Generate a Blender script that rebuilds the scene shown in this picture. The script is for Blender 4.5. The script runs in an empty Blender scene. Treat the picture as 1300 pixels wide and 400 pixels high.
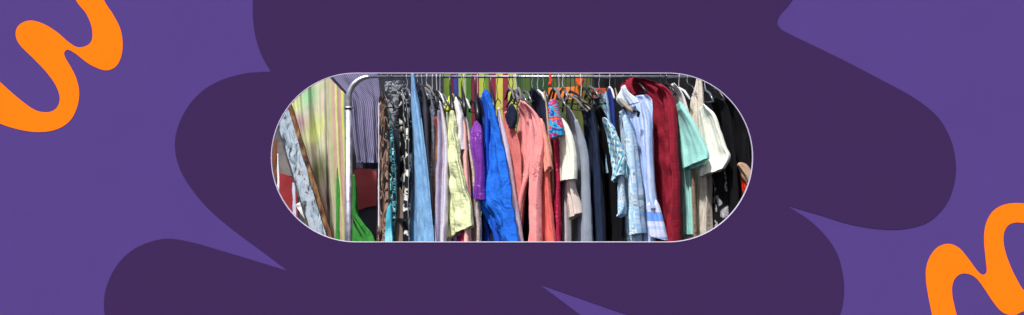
import bpy, bmesh, math, random
from mathutils import Vector, noise
random.seed(7)
C = bpy.context.scene
COL = C.collection
R = math.radians
CAM_Y, CAM_Z, K = -8.0, 1.27, 270.0

def at(px, py, y):
    """real-world point on the plane y for a spot measured on the photograph"""
    s = (y - CAM_Y) / -CAM_Y / K
    return Vector(((px - 650) * s, y, CAM_Z + (200 - py) * s))

# ------------------------------------------------------------------ materials
def lin(c):
    return tuple(((v / 255) / 12.92 if v / 255 <= .04045 else ((v / 255 + .055) / 1.055) ** 2.4) for v in c) + (1,)

class NT:
    def __init__(self, name, rough=.85, spec=.3, metal=0, sheen=0):
        self.m = bpy.data.materials.new(name); self.m.use_nodes = True
        self.t = self.m.node_tree; self.n = self.t.nodes; self.l = self.t.links
        self.b = self.n['Principled BSDF']
        self.b.inputs['Roughness'].default_value = rough
        self.b.inputs['Specular IOR Level'].default_value = spec
        self.b.inputs['Metallic'].default_value = metal
        self.b.inputs['Sheen Weight'].default_value = sheen
    def node(self, kind, **kw):
        x = self.n.new(kind)
        for k, v in kw.items():
            if k in x.inputs: x.inputs[k].default_value = v
            else: setattr(x, k, v)
        return x
    def link(self, a, b): self.l.new(a, b)
    def coord(self, src='UV', scale=(1, 1, 1), rot=(0, 0, 0), loc=(0, 0, 0)):
        tc = self.n.new('ShaderNodeTexCoord'); mp = self.n.new('ShaderNodeMapping')
        mp.inputs['Scale'].default_value = scale; mp.inputs['Rotation'].default_value = rot
        mp.inputs['Location'].default_value = loc
        self.link(tc.outputs[src], mp.inputs['Vector']); return mp.outputs['Vector']
    def noise(self, vec, scale, detail=3, rough=.55, dist=0):
        x = self.node('ShaderNodeTexNoise', Scale=scale, Detail=detail, Roughness=rough, Distortion=dist)
        self.link(vec, x.inputs['Vector']); return x.outputs['Fac']
    def ramp(self, fac, stops, mode='LINEAR'):
        x = self.n.new('ShaderNodeValToRGB'); x.color_ramp.interpolation = mode
        e = x.color_ramp.elements
        while len(e) < len(stops): e.new(.5)
        for i, (p, c) in enumerate(stops):
            e[i].position = p
        for i, (p, c) in enumerate(sorted(stops, key=lambda s: s[0])):
            e[i].position = p; e[i].color = c if len(c) == 4 else c + (1,)
        self.link(fac, x.inputs['Fac']); return x.outputs['Color']
    def mix(self, fac, a, b, mode='MIX'):
        x = self.n.new('ShaderNodeMix'); x.data_type = 'RGBA'; x.blend_type = mode
        for s, v in ((x.inputs[0], fac), (x.inputs[6], a), (x.inputs[7], b)):
            if hasattr(v, 'links'): self.link(v, s)
            else: s.default_value = v
        return x.outputs[2]
    def bump(self, h, strength=.3, dist=.004, prev=None):
        x = self.node('ShaderNodeBump', Strength=strength, Distance=dist)
        self.link(h, x.inputs['Height'])
        if prev is not None: self.link(prev, x.inputs['Normal'])
        return x.outputs['Normal']
    def out(self, col, nrm=None):
        if hasattr(col, 'links'): self.link(col, self.b.inputs['Base Color'])
        else: self.b.inputs['Base Color'].default_value = col
        if nrm is not None: self.link(nrm, self.b.inputs['Normal'])
        return self.m

DIM = .93     # sunlit photograph values -> cloth albedo
def alb(c, k=DIM):
    a = lin(c); return tuple(min(.8, v * k) for v in a[:3]) + (1,)

def cloth_finish(N, col, wrinkle=.55, weave=420, seed=0):
    uv = N.coord('UV', loc=(seed * 1.37, seed * .71, 0))
    mott = N.noise(N.coord('UV', scale=(1, .6, 1), loc=(seed, 3, 0)), 22, 4)
    shade = N.ramp(mott, [(.25, (.80, .80, .80)), (.75, (1.08, 1.08, 1.08))])
    col = N.mix(.8, col, shade, 'MULTIPLY')
    wr = N.noise(N.coord('UV', scale=(1, .30, 1), loc=(seed, 0, 0)), 20, 3, .5, .8)
    n = N.bump(wr, wrinkle * .7, .02)
    wr2 = N.noise(N.coord('UV', scale=(.7, 1, 1), rot=(0, 0, .6), loc=(seed, 0, 0)), 75, 2, .5, .4)
    n = N.bump(wr2, wrinkle * .3, .008, n)
    wv = N.noise(uv, weave, 1)
    n = N.bump(wv, .25, .001, n)
    return N.out(col, n)

_seed = [0]
def sd():
    _seed[0] += 1; return _seed[0]

def plain(name, c, wrinkle=.55, rough=.85, sheen=0, k=DIM):
    N = NT(name, rough, .2, 0, sheen)
    return cloth_finish(N, alb(c, k), wrinkle, seed=sd())

def blotch(name, stops, scale=30, stretch=(1, 1, 1), detail=2, mode='CONSTANT', wrinkle=.5, rough=.8, dist=.6, k=DIM):
    N = NT(name, rough, .2); s = sd()
    f = N.noise(N.coord('UV', scale=stretch, loc=(s, s * .3, 0)), scale, detail, .5, dist)
    col = N.ramp(f, [(p, alb(c, k)) for p, c in stops], mode)
    return cloth_finish(N, col, wrinkle, seed=s)

def stripes(name, a, b, freq, duty=.5, horiz=False, wrinkle=.45, warp=.0):
    N = NT(name, .85, .2); s = sd()
    v = N.coord('UV', scale=(1, 1, 1), rot=(0, 0, R(90) if horiz else warp))
    w = N.node('ShaderNodeTexWave', wave_type='BANDS', bands_direction='X', Scale=freq, Distortion=.3)
    w.inputs['Detail Scale'].default_value = .4
    N.link(v, w.inputs['Vector'])
    col = N.ramp(w.outputs['Fac'], [(max(0, duty - .12), alb(a)), (min(1, duty + .12), alb(b))])
    return cloth_finish(N, col, wrinkle, seed=s)

def plaid(name, base, c1, c2, freq):
    N = NT(name, .85, .2); s = sd()
    def band(rot, fr, d):
        w = N.node('ShaderNodeTexWave', wave_type='BANDS', bands_direction='X', Scale=fr, Distortion=.2)
        N.link(N.coord('UV', rot=(0, 0, rot)), w.inputs['Vector'])
        return N.ramp(w.outputs['Fac'], [(d, (0, 0, 0)), (d + .1, (1, 1, 1))])
    col = N.mix(band(.2, freq, .55), alb(base), alb(c1))
    col = N.mix(band(.2 + R(90), freq * .8, .6), col, alb(c2))
    col = N.mix(band(.2, freq * 2.2, .85), col, alb((245, 250, 250)))
    return cloth_finish(N, col, .5, seed=s)

def denim(name, c, wrinkle=.6):
    N = NT(name, .9, .15); s = sd()
    f = N.noise(N.coord('UV', scale=(1, .3, 1), loc=(s, 0, 0)), 40, 5, .7)
    a, b = [min(255, v * 1.15) for v in c], [v * .82 for v in c]
    col = N.ramp(f, [(.3, alb(b)), (.7, alb(a))])
    g = N.noise(N.coord('UV', scale=(1, .12, 1)), 600, 1)
    col = N.mix(.35, col, N.ramp(g, [(.3, (.7, .75, .8)), (.7, (1.1, 1.1, 1.1))]), 'MULTIPLY')
    return cloth_finish(N, col, wrinkle, seed=s)

def sparkle(name, base, dot, scale=90, thr=.16, wrinkle=.5):
    N = NT(name, .7, .3); s = sd()
    v = N.node('ShaderNodeTexVoronoi', Scale=scale); N.link(N.coord('UV', loc=(s, 0, 0)), v.inputs['Vector'])
    area = N.noise(N.coord('UV', loc=(s, 2, 0)), 14, 2)
    m = N.ramp(v.outputs['Distance'], [(thr, (1, 1, 1)), (thr + .1, (0, 0, 0))])
    m = N.mix(1, m, N.ramp(area, [(.45, (0, 0, 0)), (.55, (1, 1, 1))]), 'MULTIPLY')
    return cloth_finish(N, N.mix(m, alb(base), alb(dot)), wrinkle, seed=s)

def metal(name, c, rough=.25):
    N = NT(name, rough, .5, 1)
    f = N.noise(N.coord('Object'), 40, 3)
    N.link(N.ramp(f, [(.3, (rough * .8,) * 3), (.7, (rough * 1.5,) * 3)]), N.b.inputs['Roughness'])
    return N.out(alb(c, 1))

def solid(name, c, rough=.5, k=.8, var=.12, scale=20, bump=.1, spec=.4):
    N = NT(name, rough, spec)
    f = N.noise(N.coord('Object'), scale, 4)
    col = N.mix(1, alb(c, k), N.ramp(f, [(.3, (1 - var,) * 3), (.7, (1 + var * .5,) * 3)]), 'MULTIPLY')
    return N.out(col, N.bump(f, bump, .002))

def painted(name, rgb):
    """matt wall paint: nearly even, faint roller texture"""
    N = NT(name, .95, .05)
    f = N.noise(N.coord('Object'), 3, 5, .6)
    fine = N.noise(N.coord('Object'), 260, 2)
    col = N.mix(1, rgb + (1,), N.ramp(f, [(.3, (.975,) * 3), (.7, (1.02,) * 3)]), 'MULTIPLY')
    return N.out(col, N.bump(fine, .06, .0006))

# ------------------------------------------------------------------ objects
def link(o): COL.objects.link(o); return o
def mesh_obj(name, verts, faces, mat, parent=None, uvs=None, smooth=True, origin=None):
    base = parent.location if parent else (origin or Vector((0, 0, 0)))
    me = bpy.data.meshes.new(name)
    me.from_pydata([Vector(v) - base for v in verts], [], faces)
    if uvs:
        ul = me.uv_layers.new(name='UV')
        for p in me.polygons:
            for li, vi in zip(p.loop_indices, p.vertices): ul.data[li].uv = uvs[vi]
    me.materials.append(mat)
    if smooth:
        for p in me.polygons: p.use_smooth = True
    o = link(bpy.data.objects.new(name, me)); o.location = base
    if parent:
        o.location = (0, 0, 0); o.parent = parent
    return o
def thing(name, label, cat, loc=(0, 0, 0), group=None):
    o = link(bpy.data.objects.new(name, None)); o.location = loc; o.empty_display_size = .1
    o['label'] = label; o['category'] = cat
    if group: o['group'] = group
    return o
def tag(o, label, cat, group=None):
    o['label'] = label; o['category'] = cat
    if group: o['group'] = group
    return o
def struct(o): o['kind'] = 'structure'; return o

def bm_to(name, bm, mat, parent=None, smooth=False):
    bmesh.ops.recalc_face_normals(bm, faces=bm.faces)
    v = [x.co.copy() for x in bm.verts]; bm.verts.index_update()
    f = [[y.index for y in x.verts] for x in bm.faces]
    bm.free(); return mesh_obj(name, v, f, mat, parent, smooth=smooth)

def add_box(bm, c, size, rot=None, bevel=.0):
    b = bmesh.new(); bmesh.ops.create_cube(b, size=1)
    bmesh.ops.scale(b, vec=size, verts=b.verts)
    if bevel: bmesh.ops.bevel(b, geom=b.edges[:], offset=bevel, segments=2, affect='EDGES')
    if rot is not None: bmesh.ops.rotate(b, matrix=rot, verts=b.verts)
    bmesh.ops.translate(b, vec=c, verts=b.verts)
    me = bpy.data.meshes.new('tmp'); b.to_mesh(me); b.free(); bm.from_mesh(me); bpy.data.meshes.remove(me)

def add_tube(bm, pts, r, seg=10, radii=None):
    pts = [Vector(p) for p in pts]; rings = []
    prev = None
    for i, p in enumerate(pts):
        d = (pts[min(i + 1, len(pts) - 1)] - pts[max(i - 1, 0)]).normalized()
        if prev is None:
            a = d.orthogonal().normalized()
        else:
            a = (prev - d * prev.dot(d)).normalized()
        prev = a; b = d.cross(a); rr = radii[i] if radii else r
        rings.append([bm.verts.new(p + (a * math.cos(t) + b * math.sin(t)) * rr) for t in [2 * math.pi * k / seg for k in range(seg)]])
    for q in range(len(rings) - 1):
        for k in range(seg):
            bm.faces.new((rings[q][k], rings[q][(k + 1) % seg], rings[q + 1][(k + 1) % seg], rings[q + 1][k]))
    bm.faces.new(rings[0][::-1]); bm.faces.new(rings[-1])

def crom(P, t):
    """Catmull-Rom through a list of tuples, t in 0..len-1"""
    n = len(P); i = min(int(t), n - 2); f = t - i
    p0, p1, p2, p3 = P[max(i - 1, 0)], P[i], P[i + 1], P[min(i + 2, n - 1)]
    return [.5 * (2 * b + (c - a) * f + (2 * a - 5 * b + 4 * c - d) * f * f + (3 * b - a - 3 * c + d) * f ** 3) for a, b, c, d in zip(p0, p1, p2, p3)]

_cs = [0]
def cloth(name, mat, rows, parent, yL=1.24, yR=.94, t=.035, amp=.010, freq=5, nv=64, nu=56, hem=True, pinch=0, crumple=1):
    """A hanging piece of clothing: closed double-walled cloth lofted down through rows.
    Each row: left edge x,y and right edge x,y measured on the photograph (optional two depths)."""
    _cs[0] += 1; s = _cs[0] * 7.3
    rows = [tuple(r) if len(r) == 6 else tuple(r) + (yL, yR) for r in rows]
    n = len(rows) - 1
    lens = [max(4, abs(rows[i + 1][1] - rows[i][1]) + abs(rows[i + 1][3] - rows[i][3])) for i in range(n)]
    tot = sum(lens); V = []; UV = []; F = []
    half = nu // 2
    def ring(row, vv, kk, tt, dz=0, damp=1, te=None):
        te = te or max(tt, t * 1.2)
        L = at(row[0], row[1], row[4]); Rr = at(row[2], row[3], row[5])
        c = (L + Rr) / 2; h = (Rr - L) / 2; hx = Vector((h.x, h.y, 0)); pd = Vector((hx.y, -hx.x, 0))
        if pd.length < 1e-6: pd = Vector((0, -1, 0))
        pd.normalize()
        if pd.y > 0: pd = -pd
        e = min(.75 * abs(pd.x) * te / 2, .55 * abs(h.x)); h.x -= math.copysign(e, h.x)
        w = h.length * 2; out = []
        for k in range(nu):
            th = 2 * math.pi * k / nu
            u = -math.cos(th); sgn = 1 if math.sin(th) >= 0 else -1
            off = sgn * abs(math.sin(th)) ** .55 * tt / 2
            uu = u * w * 3.0
            z = c.z + h.z * u
            fold = noise.noise(Vector((u * freq * .5 + .15 * noise.noise(Vector((z * 6, s, 2))), z * 1.1, s))) * 1.7
            fold += .55 * noise.noise(Vector((u * freq * 1.3, z * 2.2, s + 9)))
            fine = noise.noise(Vector((uu * 5, z * 14, s + 3))) * .22 + noise.noise(Vector((uu * 9 + z * 9, z * 9, s + 5))) * .16
            fine = fine * crumple + (abs(noise.noise(Vector((uu * 2.2 + z * 5, z * 11 - uu, s + 8)))) * .9 if crumple > 1 else 0)
            a = min(amp * 1.55, .05 + amp) * damp * (.45 + .75 * vv)
            p = c + h * u * kk + pd * (off + (fold + fine) * a)
            p.x += .0015 * noise.noise(Vector((z * 24, u * 2, s)))
            p.z += dz + (.004 * noise.noise(Vector((u * 4, vv * 3, s + 20))) if vv > .97 or vv < .03 else 0)
            out.append(p)
            UV.append((((u + 1) * w / 2) + (0 if sgn > 0 else .9), z))
        V.extend(out)
    cnt = 0
    for j in range(nv + 1):
        d = tot * j / nv; i = 0
        while i < n - 1 and d > lens[i]: d -= lens[i]; i += 1
        row = crom(rows, i + min(1, d / lens[i])); vv = j / nv
        tt = t * (min(1, .25 + vv * 6) if not pinch else 1) * (.85 + .5 * vv)
        ring(row, vv, 1, tt); cnt += 1
    last = row
    if hem:
        ring(last, 1, .96, t * 1.1, te=t * 1.35); ring(last, 1, .90, t * .8, dz=.012, te=t * 1.35); cnt += 2
    for j in range(cnt - 1):
        for k in range(nu):
            F.append((j * nu + k, j * nu + (k + 1) % nu, (j + 1) * nu + (k + 1) % nu, (j + 1) * nu + k))
    F.append(list(range(nu - 1, -1, -1))); F.append([(cnt - 1) * nu + k for k in range(nu)])
    return mesh_obj(name, V, F, mat, parent, UV)

# ------------------------------------------------------------------ hoarding wall
PURPLE = painted('purple_wall_paint', (.0611, .0350, .1580))
DARKP = painted('dark_purple_paint', (.0325, .0145, .0615))
ORANGE = painted('orange_paint', (.80, .147, .0040))
WHITE = solid('white_trim_paint', (235, 232, 240), .5, .85, .03)
TIMBER = solid('timber', (170, 130, 85), .8, .8, .3, 12, .4)
GALV = metal('galvanised_steel', (170, 172, 175), .4)

def wp(px, py, y=0.0):
    return (px - 650) / K, y, CAM_Z + (200 - py) / K
def smooth_closed(P, n=10, corners=()):
    out = []; m = len(P)
    for i in range(m):
        p1, p2 = P[i], P[(i + 1) % m]
        p0 = P[i - 1] if i not in corners else p1
        p3 = P[(i + 2) % m] if (i + 1) % m not in corners else p2
        for k in range(n):
            f = k / n
            out.append(tuple(.5 * (2 * b + (c - a) * f + (2 * a - 5 * b + 4 * c - d) * f * f + (3 * b - a - 3 * c + d) * f ** 3) for a, b, c, d in zip(p0, p1, p2, p3)))
    return out
def stadium(x0, x1, y0, y1, n=48):
    r = (y1 - y0) / 2; cy = (y0 + y1) / 2; P = []
    for k in range(n + 1):
        a = math.pi / 2 + math.pi * k / n; P.append((x0 + r + r * math.cos(a), cy - r * math.sin(a)))
    for k in range(n + 1):
        a = -math.pi / 2 + math.pi * k / n; P.append((x1 - r + r * math.cos(a), cy - r * math.sin(a)))
    return P
PILL = stadium(344.3, 955.7, 92.6, 307.4)

def plate(name, mat, loops, y_front, thick, parent, bevel=False):
    """flat plate with outer loop and optional hole loops (pixel coords on the wall plane)"""
    cu = bpy.data.curves.new('tmpc', 'CURVE'); cu.dimensions = '2D'; cu.fill_mode = 'BOTH'
    cu.extrude = thick / 2
    for L in loops:
        sp = cu.splines.new('POLY'); sp.points.add(len(L) - 1); sp.use_cyclic_u = True
        for p, q in zip(sp.points, L):
            X, _, Z = wp(*q); p.co = (X, Z, 0, 1)
    tmp = link(bpy.data.objects.new('tmpo', cu))
    dg = bpy.context.evaluated_depsgraph_get(); dg.update()
    me = bpy.data.meshes.new_from_object(tmp.evaluated_get(dg))
    v = [Vector((p.co.x, y_front + thick / 2 - p.co.z, p.co.y)) for p in me.vertices]
    f = [list(p.vertices) for p in me.polygons]
    bpy.data.objects.remove(tmp); bpy.data.curves.remove(cu); bpy.data.meshes.remove(me)
    return mesh_obj(name, v, f, mat, parent, smooth=False)

XL, XR, YT = -95, 1395, -34
YB = 200 + CAM_Z * K
wall = thing('painted_hoarding', 'long purple painted board wall with a pill shaped opening and orange squiggles', 'wall', (0, 0, 0))
plate('board', PURPLE, [[(XL, YT), (XR, YT), (XR, YB), (XL, YB)], PILL], 0, .014, wall)
dark = [(322, YT), (321, 0), (321, 20), (324, 45), (332, 70), (344, 91), (330, 91.5), (310, 93.5), (280, 102), (255, 117), (237, 138), (226, 161), (222, 183), (226, 208),
        (238, 232), (260, 260), (290, 287), (330, 317), (366, 344), (330, 333), (280, 318), (245, 308), (213, 303), (185, 309), (162, 322), (145, 342), (135, 365), (132, 385),
        (134, 405), (142, 430), (165, 460), (200, 478), (320, 500), (500, 520), (650, 528), (770, 522), (815, 495), (800, 450), (737, 400), (685, 361), (742, 381), (798, 400),
        (870, 420), (950, 440), (1010, 443), (1050, 430), (1066, 400), (1071, 378), (1071, 355), (1064, 325), (1050, 302), (1028, 280), (999, 261), (1040, 273), (1080, 285), (1118, 291),
        (1150, 290.5), (1180, 281), (1202, 258), (1212, 230), (1213, 203), (1206, 175), (1190, 148), (1160, 124), (1120, 102), (1060, 71), (1000, 42), (989, 34), (987, 27), (991, 18),
        (1006, 0), (1025, YT)]
ci = {0, 5, 18, 39, 52, len(dark) - 1, 64 if False else 0}
cor = {i for i, p in enumerate(dark) if p in ((322, YT), (344, 91), (366, 344), (685, 361), (999, 261), (1025, YT))}
plate('dark_painted_shape', DARKP, [smooth_closed(dark, 8, cor), PILL], -.0016, .0012, wall)
z1 = lambda L, ox, oy, s: [(ox + x / s, oy + y / s) for x, y in L]
sq1 = z1([(170, -45), (203, 0), (230, 36), (245, 72), (246, 105), (232, 122), (207, 126), (183, 112), (150, 84), (112, 62), (78, 55), (50, 68), (42, 93), (54, 121), (90, 157), (125, 194), (150, 230),
          (160, 264), (150, 290), (125, 300), (92, 293), (50, 263), (0, 219), (-60, 165), (-110, 150), (-135, 190), (-110, 250), (-60, 298), (0, 330), (50, 346), (100, 353), (148, 347), (185, 325), (205, 290), (212, 250),
          (205, 212), (190, 180), (175, 155), (172, 141), (181, 133), (200, 142), (240, 172), (280, 188), (307, 180), (323, 155), (328, 118), (322, 78), (302, 38), (278, 0), (255, -45)], 0, 0, 2.105)
sq1[0] = (84, YT + 1); sq1[-1] = (120, YT + 1)
plate('orange_squiggle', ORANGE, [smooth_closed(sq1, 8, {0, len(sq1) - 1})], -.0016, .0012, wall)
sq2 = z1([(95, 470), (83, 400), (72, 345), (64, 292), (65, 247), (80, 208), (105, 182), (138, 174), (170, 188), (200, 223), (225, 257), (243, 272), (256, 262), (253, 222), (248, 165), (252, 118), (270, 78), (300, 54),
          (338, 45), (375, 46), (420, 56), (450, 90), (430, 118), (375, 108), (345, 107), (322, 118), (310, 147), (313, 188), (330, 240), (353, 288), (375, 322), (410, 340), (430, 370), (405, 392), (375, 388),
          (350, 398), (322, 398), (298, 384), (273, 353), (250, 318), (226, 286), (203, 271), (176, 269), (156, 284), (147, 310), (148, 342), (155, 375), (172, 460), (140, 500)], 1150, 240, 2.5)
plate('orange_squiggle', ORANGE, [smooth_closed(sq2, 8)], -.0016, .0012, wall)
outer = stadium(344.05, 955.95, 92.35, 307.65); inner = stadium(344.85, 955.15, 93.15, 306.85)
plate('opening_trim', solid('pale_lilac_trim_paint', (206, 196, 220), .6, .75, .03), [outer, inner], -.004, .022, wall)
for px in (XL + 12, 240, 1060, XR - 12):
    bm = bmesh.new(); x = (px - 650) / K
    add_box(bm, (x, .052, 1.05), (.07, .07, 2.08), bevel=.004)
    bm_to('support_post', bm, TIMBER, wall)

# ------------------------------------------------------------------ ground, sky, far setting
def sheet(name, mat, x0, x1, y0, y1, z):
    o = mesh_obj(name, [(x0, y0, z), (x1, y0, z), (x1, y1, z), (x0, y1, z)], [(0, 1, 2, 3)], mat, smooth=False); return struct(o)
N = NT('asphalt', .9, .3)
f = N.noise(N.coord('Object'), 1.2, 6, .6); g = N.noise(N.coord('Object'), 180, 2)
asph = N.out(N.mix(.5, N.ramp(f, [(.3, (.045, .045, .047)), (.7, (.075, .073, .07))]), N.ramp(g, [(.3, (.03, .03, .03)), (.7, (.11, .11, .11))])), N.bump(g, .5, .004))
sheet('ground', asph, -400, 400, -400, 400, 0)

# graffiti wall behind the market stall
N = NT('graffiti_wall_paint', .8, .3)
v = N.coord('Object')
f = N.noise(v, 1.7, 3, .5, .8)
col = N.ramp(f, [(.3, alb((64, 60, 68))), (.7, alb((96, 90, 94)))])
dirt = N.noise(N.coord('Object', scale=(1, 1, .25)), 9, 5, .6)
col = N.mix(.6, col, N.ramp(dirt, [(.3, (.65, .65, .65)), (.7, (1.1, 1.1, 1.1))]), 'MULTIPLY')
GRAF = N.out(col, N.bump(N.noise(v, 30, 4), .3, .006))
bm = bmesh.new(); add_box(bm, (0, 3.1, 1.5), (13, .2, 3.0))
gw = bm_to('graffiti_wall', bm, GRAF); tag(gw, 'grey concrete wall with streaky dirt behind the stall', 'wall')

# red and dark painted panels visible beside the rack
def panel(name, label, cat, mat, pts, y, th=.03):
    P = [at(a, b, y) for a, b in pts]; n = len(P)
    V = [p for p in P] + [p + Vector((0, th, 0)) for p in P]
    F = [tuple(range(n)), tuple(range(2 * n - 1, n - 1, -1))] + [(i, i + n, (i + 1) % n + n, (i + 1) % n) for i in range(n)]
    o = mesh_obj(name, V, F, mat, smooth=False); return tag(o, label, cat)
def pmat(name, stops, scale, stretch=(1, 1, 1), rough=.7, loc=(0, 0, 0)):
    N = NT(name, rough, .3)
    f = N.noise(N.coord('Object', scale=stretch, loc=loc), scale, 4, .6, .5)
    return N.out(N.ramp(f, [(p, alb(c)) for p, c in stops]), N.bump(f, .4, .01))
REDP = pmat('red_painted_board', [(.3, (160, 60, 66)), (.7, (186, 84, 88))], 6)
SLATE = pmat('slate_painted_board', [(.3, (48, 50, 62)), (.7, (70, 68, 82))], 6)
GREYB = pmat('grey_board', [(.3, (88, 84, 84)), (.7, (130, 124, 122))], 9)
bd = thing('mural_board', 'painted board with rounded red shape on dark slate behind the rack end', 'board', at(410, 320, 2.3))
def sub(name, mat, pts, y, th, parent):
    P = [at(a, b, y) for a, b in pts]; n = len(P)
    V = P + [p + Vector((0, th, 0)) for p in P]
    F = [tuple(range(n)), tuple(range(2 * n - 1, n - 1, -1))] + [(i, i + n, (i + 1) % n + n, (i + 1) % n) for i in range(n)]
    return mesh_obj(name, V, F, mat, parent, smooth=False)
sub('panel', SLATE, [(330, 180), (520, 180), (520, 460), (330, 460)], 2.30, .02, bd)
sub('grey_area', GREYB, [(330, 180), (378, 180), (378, 226), (355, 220), (330, 218)], 2.294, .005, bd)
sub('red_area', pmat('dark_red_painted_board', [(.3, (120, 26, 32)), (.7, (150, 44, 48))], 6), smooth_closed([(335, 222), (356, 220), (374, 230), (378, 262), (376, 330), (335, 330)], 6), 2.29, .005, bd)
sub('red_area', REDP, smooth_closed([(448, 218), (462, 213), (478, 219), (490, 240), (484, 258), (466, 263), (450, 266), (440, 240)], 6), 2.29, .005, bd)

# drape with sprayed colours at the left
N = NT('sprayed_drape_cloth', .75, .2)
f = N.noise(N.coord('UV', scale=(1, .3, 1), loc=(.35, .2, 0)), 12, 3, .5, .3)
col = N.ramp(f, [(.3, alb((172, 190, 150))), (.5, alb((190, 182, 168))), (.68, alb((160, 182, 136)))])
DB = at(400, 330, 1.95)
def spray(col, px, py, rx, ry, c, rot=0, soft=.15):
    q = at(px, py, 1.95) - DB; k = 1.219 / K
    mp = N.n.new('ShaderNodeMapping'); mp.vector_type = 'TEXTURE'
    mp.inputs['Location'].default_value = q; mp.inputs['Rotation'].default_value = (0, rot, 0); mp.inputs['Scale'].default_value = (rx * k * 1.6, 1, ry * k * 1.4)
    tc = N.n.new('ShaderNodeTexCoord'); nz = N.node('ShaderNodeTexNoise', Scale=9); N.link(tc.outputs['Object'], nz.inputs['Vector'])
    mx = N.n.new('ShaderNodeVectorMath'); mx.operation = 'SCALE'; mx.inputs['Scale'].default_value = .06; N.link(nz.outputs['Color'], mx.inputs[0])
    ad = N.n.new('ShaderNodeVectorMath'); ad.operation = 'ADD'; N.link(tc.outputs['Object'], ad.inputs[0]); N.link(mx.outputs[0], ad.inputs[1])
    N.link(ad.outputs[0], mp.inputs['Vector'])
    ln = N.n.new('ShaderNodeVectorMath'); ln.operation = 'LENGTH'; N.link(mp.outputs[0], ln.inputs[0])
    return N.mix(N.ramp(ln.outputs['Value'], [(soft, (1, 1, 1)), (1, (0, 0, 0))]), col, alb(c))
col = spray(col, 376, 128, 12, 18, (214, 220, 150), .4)
col = spray(col, 398, 116, 11, 16, (150, 200, 150), .3)
col = spray(col, 372, 110, 12, 10, (214, 160, 170), .6)
col = spray(col, 386, 150, 14, 12, (178, 140, 150), .3)
col = spray(col, 404, 162, 10, 24, (196, 206, 130), .35)
col = spray(col, 398, 205, 8, 34, (186, 150, 160), 0)
col = spray(col, 390, 190, 7, 24, (140, 190, 110), -.2)
col = spray(col, 412, 212, 7, 26, (112, 124, 74), .1)
col = spray(col, 400, 248, 17, 56, (96, 92, 66), 0)
col = spray(col, 420, 260, 8, 60, (96, 72, 74), 0)
low = N.n.new('ShaderNodeSeparateXYZ'); N.link(N.coord('UV'), low.inputs[0])
zf = N.ramp(low.outputs['Y'], [(.98, (1, 1, 1)), (.999, (.999, .999, .999))])
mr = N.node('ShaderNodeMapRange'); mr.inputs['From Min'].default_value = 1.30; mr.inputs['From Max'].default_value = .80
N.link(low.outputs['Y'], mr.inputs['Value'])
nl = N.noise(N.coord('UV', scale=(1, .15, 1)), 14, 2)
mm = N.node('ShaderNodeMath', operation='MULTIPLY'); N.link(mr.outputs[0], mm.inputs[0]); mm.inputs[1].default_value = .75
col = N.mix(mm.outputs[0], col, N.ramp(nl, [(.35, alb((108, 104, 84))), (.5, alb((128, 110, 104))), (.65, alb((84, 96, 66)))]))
st = N.noise(N.coord('UV', scale=(1, .02, 1)), 46, 2, .6)
col = N.mix(1, col, N.ramp(st, [(.35, (.62, .66, .60)), (.5, (1, 1, 1)), (.68, (1.2, 1.18, 1.1))]), 'MULTIPLY')
DRAPE = cloth_finish(N, col, .2, seed=3)
dr = thing('sprayed_drape', 'pale pink and lime sprayed hanging sheet behind the leaning plank', 'curtain', at(400, 330, 1.95))
cloth('sheet', DRAPE, [(357, 70, 438, 70), (362, 150, 436, 150), (376, 230, 432, 230), (392, 330, 430, 330), (396, 420, 430, 420)], dr, 1.95, 1.95, .012, .022, 16, nv=50, nu=120)
# striped strips beside the post
def stripe_ramp(name, cols, x_off=0, width=.1, warp=.12, k=DIM):
    N = NT(name, .85, .2); s = sd()
    sep = N.n.new('ShaderNodeSeparateXYZ'); N.link(N.coord('UV'), sep.inputs[0])
    m = N.node('ShaderNodeMapRange'); m.inputs['From Min'].default_value = 0; m.inputs['From Max'].default_value = width
    N.link(sep.outputs['X'], m.inputs['Value'])
    col = N.ramp(m.outputs[0], [(p, alb(c, k)) for p, c in cols], 'CONSTANT')
    return cloth_finish(N, col, .3, seed=s)
SK = 9.85 / 8 / 270
STRIPL = stripe_ramp('pastel_striped_cloth', [(0, (180, 172, 148)), (.14, (166, 184, 120)), (.22, (190, 158, 144)), (.40, (196, 206, 128)), (.49, (188, 152, 140)), (.68, (188, 204, 96)), (.80, (186, 176, 176)), (.9, (206, 184, 170))], width=28 * SK)
sc = thing('striped_sheet', 'pastel vertical striped sheet hanging just left of the chrome post', 'curtain', at(432, 330, 1.85))
cloth('sheet', STRIPL, [(413, 70, 442, 70), (415, 150, 443, 150), (419, 230, 446, 230), (424, 300, 450, 300), (424, 400, 452, 400)], sc, 1.85, 1.85, .01, .008, 7, nv=40)
GREEN = plain('bright_green_cloth', (56, 138, 58), .9)
gc = thing('green_cloth', 'bright green crumpled cloth hanging low behind the chrome post', 'cloth', at(455, 330, 1.6))
cloth('sheet', GREEN, [(447, 222, 448.5, 222), (447, 240, 449, 240), (447, 268, 450, 266), (447, 287, 463, 284), (446, 312, 478, 309), (446, 380, 488, 380)], gc, 1.6, 1.55, .03, .02, 7)
g2 = thing('green_ribbon', 'narrow bright green cloth strip left of the chrome post', 'cloth', at(428, 330, 1.8))
cloth('strip', GREEN, [(427, 215, 429, 212), (426, 245, 432, 245), (426, 285, 431, 285), (425, 350, 432, 350)], g2, 1.72, 1.7, .01, .006, 3, nv=30, nu=24)

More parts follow.
